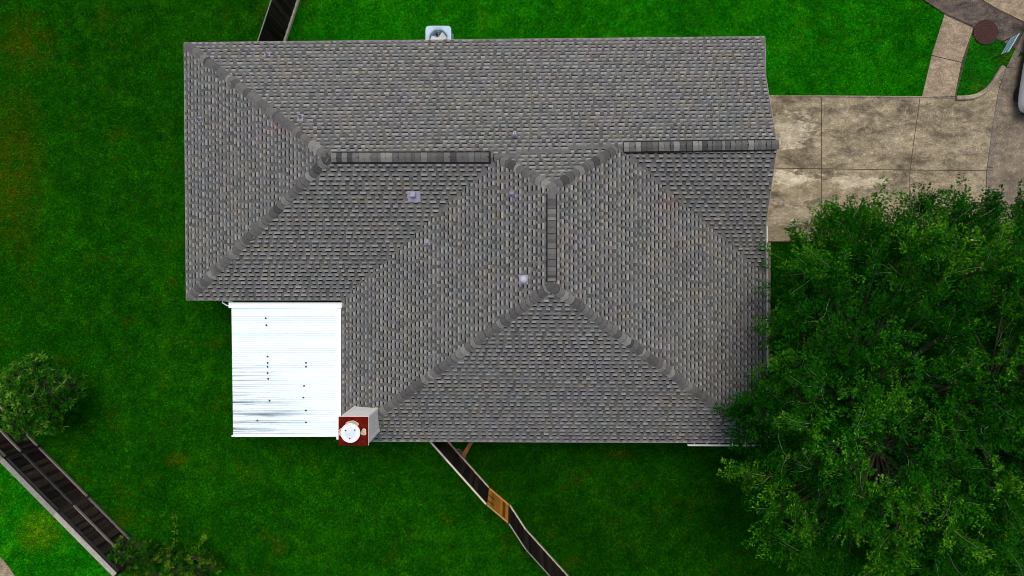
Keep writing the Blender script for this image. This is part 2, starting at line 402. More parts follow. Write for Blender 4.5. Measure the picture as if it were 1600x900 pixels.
# street: gutter pan and roadway, lower than the kerb
gut_o = [(1640, -12), (1604, 40), (1586, 76), (1572, 106), (1560, 140), (1553, 180), (1548, 215), (1542, 262), (1539, 330), (1541, 400), (1560, 520), (1580, 700), (1590, 960)]
gut_i = [(1664, -4), (1618, 40), (1598, 72), (1583, 105), (1570, 140), (1562, 180), (1557, 215), (1551, 262), (1549, 330), (1552, 400), (1571, 520), (1591, 700), (1601, 960)]
pan = empty('gutter_pan', (*W(1555, 200), 0), 'narrow concrete gutter strip along the street edge', None, kind='structure')
def off(l, d): return [(x + d, y) for x, y in l]
for a, b in ((0, 3), (3, 7), (7, 9), (9, 12)):
    slab(P(gut_o[a:b + 1] + gut_i[a:b + 1][::-1]), pan, M['gutter_pan'], 'slab', z1=.022, inset=.006)
street_poly = P(gut_i) + [(26, -15), (60, -60), (60, 60), W(1720, -120)]
st = sheet('street', street_poly, .006, M['street'])
tk = P([(1618, 40), (1598, 72), (1583, 105), (1570, 140), (1562, 180), (1557, 215), (1551, 262), (1549, 330)])
# kerb returns
def kerb(pts, w=.2, h=.15, name='kerb_stone', parent=None, m=None):
    mb = MB(); pts = [Vector((*p, 0)) for p in pts]; prof = [(-w / 2, -.05), (-w / 2, h - .02), (-w / 2 + .03, h), (w / 2 - .03, h), (w / 2, h - .03), (w / 2 + .02, -.05)]
    vs = []; n = len(prof)
    for i, p in enumerate(pts):
        d = (pts[min(i + 1, len(pts) - 1)] - pts[max(i - 1, 0)]).normalized(); s = Vector((d.y, -d.x, 0))
        vs += [p + s * a + Vector((0, 0, b)) for a, b in prof]
    fs = [(i * n + k, i * n + k + 1, (i + 1) * n + k + 1, (i + 1) * n + k) for i in range(len(pts) - 1) for k in range(n - 1)]
    fs += [tuple(range(n)), tuple(range(len(vs) - 1, len(vs) - n - 1, -1))]
    mb.add(vs, fs); return mb.build(name, m or M['curb'], parent)
kb = empty('kerb', (*W(1545, 135), 0), 'curved pale concrete kerb rounding the corner of the verge', None, kind='structure')
def arc(px):   # Catmull-Rom
    out = []
    q = [px[0]] + px + [px[-1]]
    for i in range(1, len(q) - 2):
        for k in range(5):
            t = k / 5; a, b, c, d = (Vector(q[i + j]) for j in (-1, 0, 1, 2))
            out.append(tuple(.5 * ((2 * b) + (c - a) * t + (2 * a - 5 * b + 4 * c - d) * t * t + (3 * b - a - 3 * c + d) * t ** 3)))
    return out + [tuple(px[-1])]
crv = P(arc([(1494, 153), (1510, 152.5), (1526, 149.5), (1540, 142), (1551, 131), (1560, 117), (1568.5, 104)]), .1)
for i in range(0, 30, 10): kerb(crv[i:i + 11], .17, .14, parent=kb)
kerb(P([(1200, 150.5), (1283, 150.5), (1437, 151.5), (1494, 152.5)], .05), .07, .065, 'edging', parent=kb)

# manhole cover
mh = empty('manhole_cover', (*W(1539, 51), .035), 'round rust brown iron manhole cover by the light blue sign', 'manhole')
mb = MB().lathe([(.48, -.02), (.48, .02), (.455, .028), (.44, .015), (.43, .012), (0.0, .012)], root_of(mh), 36); mb.build('rim', M['iron'], mh)
for k in range(1, 6): MB().lathe([(k * .07, .0), (k * .07, .022), (k * .07 + .03, .022), (k * .07 + .03, 0)], root_of(mh), 30).build('ring', M['iron'], mh)
for k in range(12):
    a = k * math.pi / 6; c = root_of(mh); MB().bar(c + Vector((.05 * math.cos(a), .05 * math.sin(a), .012)), c + Vector((.42 * math.cos(a), .42 * math.sin(a), .012)), .02, .018).build('rib', M['iron'], mh)

# ------------------------------------------------------------------ lawn blades (uncountable: one object for each lawn)
def blades(name, poly, m, dens, holes, label, lo=.03, hi=.075, view=(-20.8, 20.8, -12.1, 12.1)):
    poly = np.array(poly); x0, y0 = np.maximum(poly.min(0), (view[0], view[2])); x1, y1 = np.minimum(poly.max(0), (view[1], view[3]))
    n = int((x1 - x0) * (y1 - y0) * dens); x = rng.uniform(x0, x1, n); y = rng.uniform(y0, y1, n)
    k = inside(x, y, poly)
    for h in holes: k &= ~inside(x, y, h)
    x, y = x[k], y[k]; n = len(x)
    a = rng.uniform(0, 2 * np.pi, n); L = rng.uniform(lo, hi, n); tilt = rng.uniform(.35, 1.25, n); w = rng.uniform(.006, .013, n)
    dx, dy = np.cos(a), np.sin(a); z = np.full(n, .01)
    V = np.empty((n, 3, 3), np.float32)
    V[:, 0] = np.stack([x - dy * w, y + dx * w, z], 1); V[:, 1] = np.stack([x + dy * w, y - dx * w, z], 1)
    V[:, 2] = np.stack([x + dx * L * np.sin(tilt), y + dy * L * np.sin(tilt), z + L * np.cos(tilt)], 1)
    t = rng.uniform(.45, 2.0, n)[:, None] * np.array([1, 1, 1]) ; t[:, 0] *= rng.uniform(.6, 1.6, n)
    C = np.repeat(t, 3, 0)
    o = link(name, np_mesh(name, V.reshape(-1, 3), np.arange(n * 3).reshape(-1, 3), C), m)
    return setp(o, label, 'grass', kind='stuff')
HOUSE_HOLE = [(-11, 8.2), (8.2, 8.2), (8.2, -5), (-5.6, -5), (-5.6, -.8), (-11, -.8)]
D = 1150
blades('back_lawn_grass', back, M['back'][1], D, [HOUSE_HOLE], 'dark green mown grass of the back yard around the patio cover')
blades('side_lawn_grass', side, M['side'][1], D, [HOUSE_HOLE, P([(1100, 100), (1204, 100), (1204, 720), (1189, 720), (1189, 380), (1100, 380)]), P([(1190, 140), (1545, 140), (1545, 380), (1190, 380)]), [(18.6, 3), (24, 3), (24, -15), (19.7, -15)]], 'dark shaded grass between the wooden gate and the big tree')
blades('front_lawn_grass', front, M['front'][1], D, [HOUSE_HOLE], 'bright green mown grass above the driveway')
blades('neighbour_lawn_grass', neigh, M['neigh'][1], D, [P([(-140, 820), (-30, 838), (8, 877), (30, 908), (60, 960), (-140, 960)])], 'bright green grass beyond the fence in the bottom left corner')
man = root_of(mh); manp = [(man.x + .5 * math.cos(k * math.pi / 8), man.y + .5 * math.sin(k * math.pi / 8)) for k in range(16)]
blades('verge_lawn_grass', verge, M['verge'][1], D, [manp, P([(1522, 43), (1600, 80), (1600, 60), (1540, 30)])], 'small patch of green grass inside the curved kerb')

# ------------------------------------------------------------------ the house
ZE = 2.7
def fitplane(pts):
    A = np.array([(p[0], p[1], 1) for p in pts]); z = np.array([p[2] for p in pts]); return np.linalg.lstsq(A, z, rcond=None)[0]
e = lambda x, y: np.array(W3(x, y, ZE))
A_, NE, B_ = e(288, 67), e(1195, 57.5), e(291.5, 468.5)
V1, SWc, SEc, V2 = e(535, 468.5), e(535, 689), e(1195.5, 691.5), e(1195, 428)
R1, R2, R3 = (np.array(W3(*q)) for q in ((513, 246, 4.69), (779, 245.5, 4.71), (967.5, 229.5, 4.555)))
C1, C2 = np.array(W3(862, 293, 5.29)), np.array(W3(862, 447, 5.29))
GR = np.array(W3(1214.5, 226, 4.56)); BN = np.array(W3(1196.5, 120, 3.42)); BS = np.array(W3(1196.5, 352, 3.44))
FACES = {   # name: polygon, eave from, eave to (inside is to the left)
    'north': ([NE, A_, R1, R2, R3, GR, BN], NE, A_), 'north_peak': ([R2, C1, R3], NE, A_),
    'west': ([A_, B_, R1], A_, B_), 'south': ([B_, V1, R2, R1], B_, V1),
    'wing_west': ([V1, SWc, C2, C1, R2], V1, SWc), 'wing_south': ([SWc, SEc, C2], SWc, SEc),
    'wing_east': ([SEc, V2, R3, C1, C2], SEc, V2), 'garage_south': ([V2, BS, GR, R3], V2 - np.array([4, 0, 0]), V2)}
hc = Vector((1.0, 2.5, 0))
house = empty('house', hc, 'single storey house with grey laminated shingle hip roof', 'house')
roof_mb = MB()
for nm, (poly, a, b) in FACES.items(): roof_mb.add([Vector(p) - Vector((0, 0, .035)) for p in poly], [tuple(range(len(poly)))])
roof = roof_mb.build('roof', M['deck'], house)
PL = {}
def clip(poly, n, d):
    """keep n.p >= d (2-D polygon)"""
    out = []
    for i in range(len(poly)):
        p, q = poly[i - 1], poly[i]; fp, fq = p @ n - d, q @ n - d
        if fp >= 0 and fq >= 0: out.append(q)
        elif fp >= 0: out.append(p + (q - p) * fp / (fp - fq))
        elif fq >= 0: out += [p + (q - p) * fp / (fp - fq), q]
    return out
EXPO = .152
def span(poly, v):
    """u-interval of a convex polygon on the line at height v"""
    us = []
    for i in range(len(poly)):
        p, q = poly[i - 1], poly[i]
        if (p[1] - v) * (q[1] - v) <= 0 and abs(p[1] - q[1]) > 1e-9: us.append(p[0] + (q[0] - p[0]) * (v - p[1]) / (q[1] - p[1]))
    return (min(us), max(us)) if len(us) > 1 else None
for nm, (poly, a, b) in FACES.items():
    pl = fitplane(poly); PL[nm] = pl
    d = (b - a)[:2]; d /= np.linalg.norm(d); nrm = np.array([-d[1], d[0]]); o2 = a[:2]
    q = [np.array([(p[:2] - o2) @ d, (p[:2] - o2) @ nrm]) for p in poly]
    slope = math.hypot(pl[0], pl[1]); ex = EXPO / math.sqrt(1 + slope * slope)
    N3 = np.array([-pl[0], -pl[1], 1.0]); N3 /= np.linalg.norm(N3)
    def pt(u, v, h):
        xy = o2 + d * u + nrm * v; return np.array([xy[0], xy[1], pl[0] * xy[0] + pl[1] * xy[1] + pl[2]]) + N3 * h
    vmax = max(p[1] for p in q); vmin = min(p[1] for p in q)
    V, F, C, BV, BF, BC = [], [], [], [], [], []
    def quad(ps, cs):
        n = len(V); V.extend(ps); F.append((n, n + 1, n + 2, n + 3)); C.extend([cs] * 4 if not isinstance(cs, list) else cs)
    k0 = int(math.floor(vmin / ex + 1e-6))
    for k in range(k0, int(math.ceil(vmax / ex))):
        va, vb = max(k * ex, vmin), min((k + 1) * ex, vmax)
        if vb - va < .01: continue
        band = clip(clip(q, np.array([0, 1.0]), va), np.array([0, -1.0]), -vb)
        if len(band) < 3: continue
        tone = .126 * random.uniform(.93, 1.07); tc = np.array([1.0, .985, .92]) * tone
        # the lapped sheet of the course: its lower edge sits proud of the course below
        n = len(BV)
        ps = [pt(u, v, .012 if v < va + 1e-4 else .003) for u, v in band]
        BV.extend(ps); BF.append(tuple(range(n, n + len(ps)))); BC.extend([tc] * len(ps))
        sa, sm, sb = span(q, va + .004), span(q, (va + vb) / 2), span(q, vb - .004)
        ss = [s_ for s_ in (sa, sm, sb) if s_]
        if not ss: continue
        u0 = max(s_[0] for s_ in ss) + .02; u1 = min(s_[1] for s_ in ss) - .02
        # butt edge of the sheet
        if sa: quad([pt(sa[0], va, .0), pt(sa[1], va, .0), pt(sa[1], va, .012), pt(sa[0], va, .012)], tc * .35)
        u = u0 - random.uniform(0, .25)
        while u < u1:
            w = random.choice((.10, .11, .12, .13, .14, .155, .20)); gap = random.uniform(.085, .15)
            x0, x1 = max(u, u0), min(u + w, u1); u += w + gap
            g0, g1 = max(x1 + .004, u0), min(u - .004, u1)
            if g1 - g0 > .03:   # granule blend of the strip showing between two tabs
                gt = np.array([1.0, .985, .92]) * .118 * random.choice((.72, .85, 1.0, 1.0, 1.15, 1.35)); vg = va + (vb - va) * random.uniform(.55, .95)
                quad([pt(g0, va, .0135), pt(g1, va, .0135), pt(g1, vg, .007), pt(g0, vg, .007)], gt)
            if x1 - x0 < .05: continue
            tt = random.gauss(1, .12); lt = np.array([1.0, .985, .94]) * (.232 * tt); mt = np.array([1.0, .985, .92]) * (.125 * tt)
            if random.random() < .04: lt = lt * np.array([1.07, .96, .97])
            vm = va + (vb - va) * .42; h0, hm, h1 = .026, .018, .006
            quad([pt(x0, va, h0), pt(x1, va, h0), pt(x1, vm, hm), pt(x0, vm, hm)], lt)  # lower part painted lighter: part weathering, part highlight on the butt
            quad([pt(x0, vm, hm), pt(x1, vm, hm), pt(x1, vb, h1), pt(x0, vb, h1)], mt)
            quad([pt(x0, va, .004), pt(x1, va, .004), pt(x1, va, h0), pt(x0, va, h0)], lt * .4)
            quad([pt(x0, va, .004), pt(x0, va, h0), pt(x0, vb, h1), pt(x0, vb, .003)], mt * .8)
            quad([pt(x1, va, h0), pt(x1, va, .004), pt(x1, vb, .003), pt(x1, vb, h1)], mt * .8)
            # the tab's shadow, painted as a dark band on the course below
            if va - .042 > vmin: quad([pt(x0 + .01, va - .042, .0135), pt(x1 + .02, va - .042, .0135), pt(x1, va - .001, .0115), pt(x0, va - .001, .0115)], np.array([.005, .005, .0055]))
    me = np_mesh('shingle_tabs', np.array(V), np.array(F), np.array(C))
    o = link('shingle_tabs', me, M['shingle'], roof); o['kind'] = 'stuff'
    me = bpy.data.meshes.new('shingle_courses'); me.from_pydata([tuple(v) for v in BV], [], BF); me.update()
    at = me.color_attributes.new('tone', 'FLOAT_COLOR', 'POINT'); cc = np.ones((len(BV), 4), np.float32); cc[:, :3] = np.array(BC); at.data.foreach_set('color', cc.ravel())
    o = link('shingle_courses', me, M['shingle'], roof); o['kind'] = 'stuff'
def roof_z(nm, x, y): p = PL[nm]; return p[0] * x + p[1] * y + p[2]
def pnorm(nm): p = PL[nm]; return Vector((-p[0], -p[1], 1)).normalized()

# cap shingles on hips and ridges: each one a piece
def cap_line(P0, P1, fa, fb, w=.165, expo=.21, lift=.0, flat=False):
    """P0 low, P1 high; fa and fb are the two slopes"""
    P0, P1 = Vector(P0), Vector(P1); t = (P1 - P0); L = t.length; t.normalize()
    na, nb = pnorm(fa), pnorm(fb); sa = na.cross(t).normalized(); sb = nb.cross(t).normalized()
    up = (na + nb).normalized()
    if sa.z > 0 or (abs(sa.z) < 1e-3 and sa.dot(nb) < 0): sa = -sa
    if sb.z > 0: sb = -sb
    if sa.dot(sb) > 0: sb = -sb
    vs = []
    prof = [(-1, .0), (-.55, .002), (-.15, .004), (.15, .004), (.55, .002), (1, .0)]
    for (s0, lf) in ((-.012, .034), (expo + .03, .008)):
        for k, r in prof:
            b = (sa if k < 0 else sb) * (abs(k) * w) + up * (r + lf + lift)
            vs.append(b + t * (s0 - (.05 * (1 - k * k) if s0 < 0 and not flat else 0)))
    n = len(prof)
    lo = [v - up * .027 - t * (.014 if flat else .032) for v in vs[:n]]; vs2 = vs + lo
    fs = [(i, i + 1, n + i + 1, n + i) for i in range(n - 1)] + [(2 * n + i, 2 * n + i + 1, i + 1, i) for i in range(n - 1)]
    fs += [(0, n, 2 * n), (n - 1, 3 * n - 1, 2 * n - 1)]
    me = MB().add(vs2, fs).mesh('cap_shingle'); me.materials.append(M['cap']); me.materials.append(M['vent_black'])
    for i in range(n - 1, 2 * n - 2): me.polygons[i].material_index = 1
    s = .16 if not flat else 0.0
    while s < L - .1:
        link('cap_shingle', me, None, roof, P0 + t * s + up * random.uniform(0, .006)); s += expo * random.choice((.5, .85, 1.0, 1.05))
cap_line(A_, R1, 'north', 'west'); cap_line(B_, R1, 'west', 'south')
cap_line(R2, C1, 'north_peak', 'wing_west'); cap_line(R3, C1, 'north_peak', 'wing_east')
cap_line(SWc + (C2 - SWc) * .11, C2, 'wing_west', 'wing_south'); cap_line(SEc, C2, 'wing_east', 'wing_south')
def ridge_vent(P0, P1, fa, fb, w=.165):
    P0, P1 = Vector(P0), Vector(P1); t = (P1 - P0).normalized(); na, nb = pnorm(fa), pnorm(fb)
    sa = na.cross(t).normalized(); sa = -sa if sa.z > 0 else sa; sb = nb.cross(t).normalized(); sb = -sb if sb.z > 0 else sb
    up = Vector((0, 0, 1)); vs = []
    for p in (P0 + t * .05, P1 - t * .05):
        for s, k, h in ((sa, w * 1.32, .012), (sa, w * 1.30, .040), (sa, .0, .052), (sb, w * 1.30, .040), (sb, w * 1.32, .012)): vs.append(p + s * k + up * h)
    fs = [(i, i + 1, 5 + i + 1, 5 + i) for i in range(4)] + [(0, 1, 2, 3, 4), (9, 8, 7, 6, 5)]
    MB().add(vs, fs).build('ridge_vent', M['vent_black'], roof)
    cap_line(P0 + t * .06, P1 - t * .06, fa, fb, w, .2, .035, True)
ridge_vent(R1 + np.array([.05, 0, 0]), R2 - np.array([.2, 0, 0]), 'north', 'south')
ridge_vent(R3 + np.array([.1, 0, 0]), GR, 'north', 'garage_south')
ridge_vent(C2 + np.array([0, .1, 0]), C1 - np.array([0, .15, 0]), 'wing_west', 'wing_east', .135)
cap_line(R2 - np.array([.25, 0, 0]), R2 + np.array([.1, -.03, 0]), 'north', 'south')

# eaves: drip edge, fascia, soffit, walls
def edge_boards(pts, name, m, h, th, dz, outward, close=False):
    for a, b in zip(pts[:-1], pts[1:]):
        a, b = Vector(a), Vector(b); d = (b - a); dd = Vector((d.x, d.y, 0)).normalized(); s = Vector((dd.y, -dd.x, 0)) * outward
        vs = []
        for p in (a, b):
            for k, z in ((0, dz), (th, dz), (th, dz - h), (0, dz - h)): vs.append(p + s * k + Vector((0, 0, z)))
        MB().add(vs, [(0, 1, 5, 4), (1, 2, 6, 5), (2, 3, 7, 6), (3, 0, 4, 7), (0, 3, 2, 1), (4, 5, 6, 7)]).build(name, m, house)
loop = [NE, A_, B_, V1, SWc, SEc, V2]
edge_boards(loop, 'fascia', M['fascia'], .17, .02, -.045, -1)
edge_boards([p for p in loop], 'drip_edge', M['drip'], .02, .022, .002, 1)
edge_boards([V2, BS, GR, BN, NE], 'rake_board', M['fascia'], .17, .02, -.045, -1)
edge_boards([V2, BS, GR, BN, NE], 'rake_edge', M['drip'], .02, .015, .004, 1)
fp = [(p[0], p[1]) for p in loop]
MB().add([(x, y, ZE - .21) for x, y in fp], [tuple(range(len(fp)))]).build('soffit', M['white_paint'], house)
def offset_poly(poly, k):
    q = []; n = len(poly)
    for i in range(n):
        a, b, c = Vector(poly[i - 1]), Vector(poly[i]), Vector(poly[(i + 1) % n])
        e1 = (b - a).normalized(); e2 = (c - b).normalized(); n1 = Vector((-e1.y, e1.x)); n2 = Vector((-e2.y, e2.x))
        v = n1 + n2; v = v / max(.25, v.dot(n1)); q.append(tuple(b + v * k))
    return q
wp = offset_poly(fp, .42)
wall = MB()
for i in range(len(wp)):
    a, b = wp[i - 1], wp[i]; wall.add([(a[0], a[1], -.02), (b[0], b[1], -.02), (b[0], b[1], ZE - .215), (a[0], a[1], ZE - .215)], [(0, 1, 2, 3)])
wx = 8.30
ya, yb, yr = 7.9, 1.2, GR[1]
wall.add([(wx, yb, ZE - .2), (wx, ya, ZE - .2), (wx, ya, roof_z('north', wx, ya) - .06), (wx, yr, GR[2] - .07), (wx, yb, roof_z('garage_south', wx, yb) - .06)], [(0, 1, 2, 3, 4)])
wall.build('wall', M['brick'], house)
gd = empty('garage_door', (8.44, 4.4, .0)); gd.parent = house; gd.matrix_parent_inverse = Matrix.Translation(-hc)
for k in range(4): MB().box((8.42, 4.4, .30 + k * .54), (.05, 4.9, .53)).build('panel', M['white_paint'], gd, bevel=.012)
# gutters
def gutter(a, b, drop=.05, brackets=6, side=1):
    a, b = Vector(a), Vector(b); d = (b - a).normalized(); s = Vector((d.y, -d.x, 0)) * side; vs = []
    prof = [(.025, 0), (.03, -.09), (.10, -.10), (.125, 0), (.145, .0), (.145, -.012), (.13, -.012), (.11, -.115), (.02, -.105), (.012, 0)]
    n = len(prof)
    for p in (a, b): vs += [p + s * k + Vector((0, 0, z - drop)) for k, z in prof]
    g = MB().add(vs, [(i, (i + 1) % n, n + (i + 1) % n, n + i) for i in range(n)] + [tuple(range(n)), tuple(range(2 * n - 1, n - 1, -1))]).build('gutter', M['white_paint'], house)
    MB().add([a + s * .03 + Vector((0, 0, -.085 - drop)), b + s * .03 + Vector((0, 0, -.085 - drop)), b + s * .10 + Vector((0, 0, -.09 - drop)), a + s * .10 + Vector((0, 0, -.09 - drop))], [(0, 1, 2, 3)]).build('gutter_floor', M['dark_hole'], g)  # near-black sheet along the bottom of the gutter
    for k in range(brackets):
        p = a.lerp(b, (k + .5) / brackets); MB().bar(p + s * .01 + Vector((0, 0, -drop + .004)), p + s * .14 + Vector((0, 0, -drop + .004)), .025, .006).build('bracket', M['white_paint'], g)
gutter(W3(1194, 353, ZE), W3(1195, 688, ZE), .03, 8, -1)
gutter(W3(1075, 690.8, ZE), W3(1195, 691.3, ZE), .03, 6, 1)

# roof penetrations
def vent_pipe(nm, px, py, r=.045, h=.28, boot=.12, top='lilac'):
    z = 3.3
    for _ in range(12): x, y = W(px, py, z); z = roof_z(nm, x, y)
    c = Vector((x, y, z)); n = pnorm(nm); rt = n.to_track_quat('Z', 'Y').to_matrix()
    v = MB().lathe([(r, -.05), (r, h), (r * .72, h), (r * .72, h - .1)], c, 14).build('vent_pipe', M[top], roof, smooth=False)
    mb = MB(); mb.box(c + n * .022, (boot * 2, boot * 2, .012), M=rt); mb.build('flashing', M['lilac_dark'] if boot > .1 else M['lilac'], v)
    MB().lathe([(boot * .75, .02), (r * 1.35, .10), (r * 1.05, .12)], c, 14).build('boot', M['lilac'], v)
    MB().lathe([(0, h - .06), (r * .7, h - .06)], c, 12).build('opening', M['dark_hole'], v)
    return c
vent_pipe('north', 804, 212, .045, .42, .12, 'white_paint'); vent_pipe('wing_west', 799.5, 302, .06, .12, .12)
vent_pipe('wing_west', 667, 378, .05, .14, .09); vent_pipe('north', 470, 183, .045, .2, .09); vent_pipe('west', 312, 187, .045, .22, .09)
vent_pipe('north', 418, 85, .04, .18, .10)
def roof_c(nm, px, py):
    z = 3.3
    for _ in range(12): x, y = W(px, py, z); z = roof_z(nm, x, y)
    return Vector((x, y, z))
c = roof_c('wing_west', 818, 437)
v = MB().lathe([(.075, 0), (.075, .16), (.12, .17), (.12, .20), (.06, .25), (0, .26)], c, 18).build('round_vent', M['vent_grey'], roof, smooth=True)
MB().box(c + pnorm('wing_west') * .02, (.3, .3, .012), M=pnorm('wing_west').to_track_quat('Z', 'Y').to_matrix()).build('flashing', M['lilac'], v)
c = roof_c('south', 646, 305)
v = MB().box(c + Vector((0, -.0, .10)), (.16, .16, .24)).build('box_vent', M['lilac'], roof, bevel=.012)
MB().box(c + Vector((.02, -.03, 0)) + pnorm('south') * .03, (.42, .36, .012), M=pnorm('south').to_track_quat('Z', 'Y').to_matrix()).build('flashing', M['lilac'], v)
# chimney
ct = 4.9; x0, y1 = W(530.5, 652.5, ct); x1, y0 = W(574, 694.5, ct); cxm, cym = (x0 + x1) / 2, (y0 + y1) / 2
chim = empty('chimney', (cxm, cym, 2.6)); chim.parent = house; chim.matrix_parent_inverse = Matrix.Translation(-hc)
setp(chim, 'cream sided chimney with rust red top and round pale cap')
MB().box((cxm, cym, (2.4 + ct) / 2), (x1 - x0, y1 - y0, ct - 2.4)).build('shaft', M['siding'], chim)
for sx in (-1, 1):
    for sy in (-1, 1):
        for ax in (0, 1):
            dx, dy = ((.10, .018), (.018, .10))[ax]
            ox = (x1 - x0) / 2 + .009 if ax else (x1 - x0) / 2 - .05; oy = (y1 - y0) / 2 + .009 if not ax else (y1 - y0) / 2 - .05
            MB().box((cxm + sx * ox, cym + sy * oy, (2.6 + ct - .06) / 2), (dx, dy, ct - .06 - 2.6)).build('corner_trim', M['siding'], chim)
cov = MB().box((cxm, cym, ct), (x1 - x0 + .05, y1 - y0 + .05, .07)).build('chase_cover', M['rust'], chim, bevel=.008)
MB().box((cxm, cym, ct - .05), (x1 - x0 + .07, y1 - y0 + .07, .03)).build('cover_lip', M['siding'], chim)
def blob(cx, cy, rx, ry, z, seed, m, parent, name, n=18):
    rd = random.Random(seed); pts = []
    for k in range(n):
        a = 2 * math.pi * k / n; r = 1 + .22 * math.sin(2 * a + seed) + .14 * math.sin(3 * a + 2 * seed) + rd.uniform(-.05, .05); pts.append((cx + rx * r * math.cos(a), cy + ry * r * math.sin(a)))
    return MB().prism(pts, z - .004, z).build(name, m, parent)
blob(cxm - .02, cym + .25, .17, .10, ct + .041, 2, M['cream_patch'], cov, 'bare_patch')
blob(cxm + .33, cym - .03, .11, .09, ct + .041, 5, M['cream_patch'], cov, 'bare_patch')
blob(cxm - .20, cym - .10, .22, .24, ct + .042, 9, M['cream_patch'], cov, 'bare_patch')
cp = Vector((cxm - .05, cym - .02, ct + .035))
cap = MB().lathe([(.17, 0), (.17, .12), (.29, .125), (.30, .15), (.285, .17), (.26, .165), (0, .175)], cp, 28).build('vent_cap', M['cap_blue'], chim)
MB().lathe([(.305, .13), (.31, .165), (.295, .175), (.285, .168)], cp, 28).build('cap_rim', M['white_paint'], cap)
for a in (35, 150, 265): MB().lathe([(.022, .165), (.022, .19), (0, .195)], cp + Vector((.17 * math.cos(R(a)), .17 * math.sin(R(a)), 0)), 8).build('bolt', M['screw'], cap)

# ------------------------------------------------------------------ patio cover
zp = 2.45
pl_, pt_ = W(361, 471.5, zp); pr_, pb_ = W(526, 681.5, zp)
patio = empty('patio_cover', ((pl_ + pr_) / 2, (pt_ + pb_) / 2, 0), 'white ribbed metal patio cover in the corner of the house', 'patio cover')
top0 = pt_ - .22; n = 15; pw = (top0 - pb_) / n
def panel_mesh(L, w):
    """sheet with three ribs running along x; high at its right end"""
    prof = [(0, 0)]; rib = w / 4
    for k in range(4):
        b = k * rib; prof += [(b + rib * .40, 0), (b + rib * .46, .022), (b + rib * .78, .022), (b + rib * .84, 0)]
    prof += [(w, 0)]
    vs = []; nn = len(prof)
    for x, dz in ((0, -.05), (L, 0)): vs += [(x, -y, z + dz) for y, z in prof]
    fs = [(i + 1, i, nn + i, nn + i + 1) for i in range(nn - 1)]
    lo = len(vs); vs += [(x, y, z - .006) for x, y, z in vs[:2 * nn]]
    fs += [(lo + i, lo + i + 1, lo + nn + i + 1, lo + nn + i) for i in range(nn - 1)]
    fs += [(i, i + 1, lo + i + 1, lo + i) for i in range(nn - 1)]
    return MB().add(vs, fs).mesh('roof_panel')
pm = panel_mesh(pr_ - pl_, pw + .004); pm.materials.append(M['patio'])
for k in range(n): link('roof_panel', pm, None, patio, (pl_ + (k / n) * .06, top0 - k * pw, zp + .003 * (k % 2)))
MB().box((pl_ / 2 + pr_ / 2 + .10, pt_ - .12, zp - .03), (pr_ - pl_ + .36, .20, .13)).build('head_channel', M['patio_trim'], patio, bevel=.015)
gx, _ = W(530, 600, zp); gb = W(530, 688, zp)[1]
MB().box((gx - .01, (pt_ - .2 + gb) / 2 , zp - .03), (.17, pt_ - .26 - gb, .14)).build('side_channel', M['patio_trim'], patio, bevel=.015)
MB().box((pl_ / 2 + pr_ / 2, pb_ + .0, zp - .09), (pr_ - pl_ - .02, .06, .14)).build('beam', M['patio_trim'], patio)
fx = W(535.5, 580, zp + .05)[0]
MB().box((fx, (pt_ + pb_) / 2 - .1, zp + .02), (.07, pt_ - pb_ - .1, .05)).build('flashing', M['flash_blue'], patio)
for (x, y) in ((pl_ + .15, pb_ + .12), (pr_ - .15, pb_ + .12), (pl_ + .15, pt_ - 2.0)): MB().box((x, y, zp / 2 - .06), (.09, .09, zp - .12)).build('post', M['patio_trim'], patio)
q = W3(352, 472, zp - .05)
MB().tube([q + Vector((.26, .0, 0)), q + Vector((.12, .04, 0)), q + Vector((-.10, .05, -.02)), q + Vector((-.13, -.02, -.05)), q + Vector((.02, -.12, -.08)), q + Vector((.22, -.16, -.06))], .022, 7).build('drain_pipe', M['patio_trim'], patio)
for (sx, sy) in ((415, 497), (416, 508), (418, 557), (418, 567), (418, 573), (418, 583), (419, 592), (421, 626), (478, 567), (478, 573), (475, 603), (474, 621), (478, 641), (478, 660), (402, 657)):
    p = W3(sx, sy, zp + .02); MB().lathe([(.030, -.01), (.030, .010), (.015, .016), (0, .016)], p, 8).build('screw', M['screw'], patio)

# ------------------------------------------------------------------ air conditioner
ax_, ay_, az_ = -2.76, 9.34, .92
ac = empty('air_conditioner', (ax_, ay_, 0), 'pale blue air conditioning unit with a two blade fan beside the eave', 'air conditioner')
MB().box((ax_, ay_, .03), (.98, .98, .10)).build('concrete_pad', M['curb'], ac)
def rsq(h, r, n=6):
    pts = []
    for cx_, cy_, a0 in ((h - r, h - r, 0), (-h + r, h - r, 90), (-h + r, -h + r, 180), (h - r, -h + r, 270)):
        for k in range(n + 1): a = R(a0 + 90 * k / n); pts.append((cx_ + r * math.cos(a), cy_ + r * math.sin(a)))
    return pts
o_ = []
for k in range(64):
    a = 2 * math.pi * k / 64; ca, sa_ = math.cos(a), math.sin(a); rr_ = (abs(ca) ** 9 + abs(sa_) ** 9) ** (-1 / 9) * .485; o_.append((rr_ * ca, rr_ * sa_))
nn = len(o_)
body = MB(); vs = [(ax_ + x, ay_ + y, z) for z in (.08, az_ - .02) for x, y in o_]
body.add(vs, [(i, (i + 1) % nn, nn + (i + 1) % nn, nn + i) for i in range(nn)]); body.build('casing', M['ac'], ac)
lid = MB(); ring = []
for k in range(nn):
    x, y = o_[k]; a = math.atan2(y, x); ring.append((x, y, a))
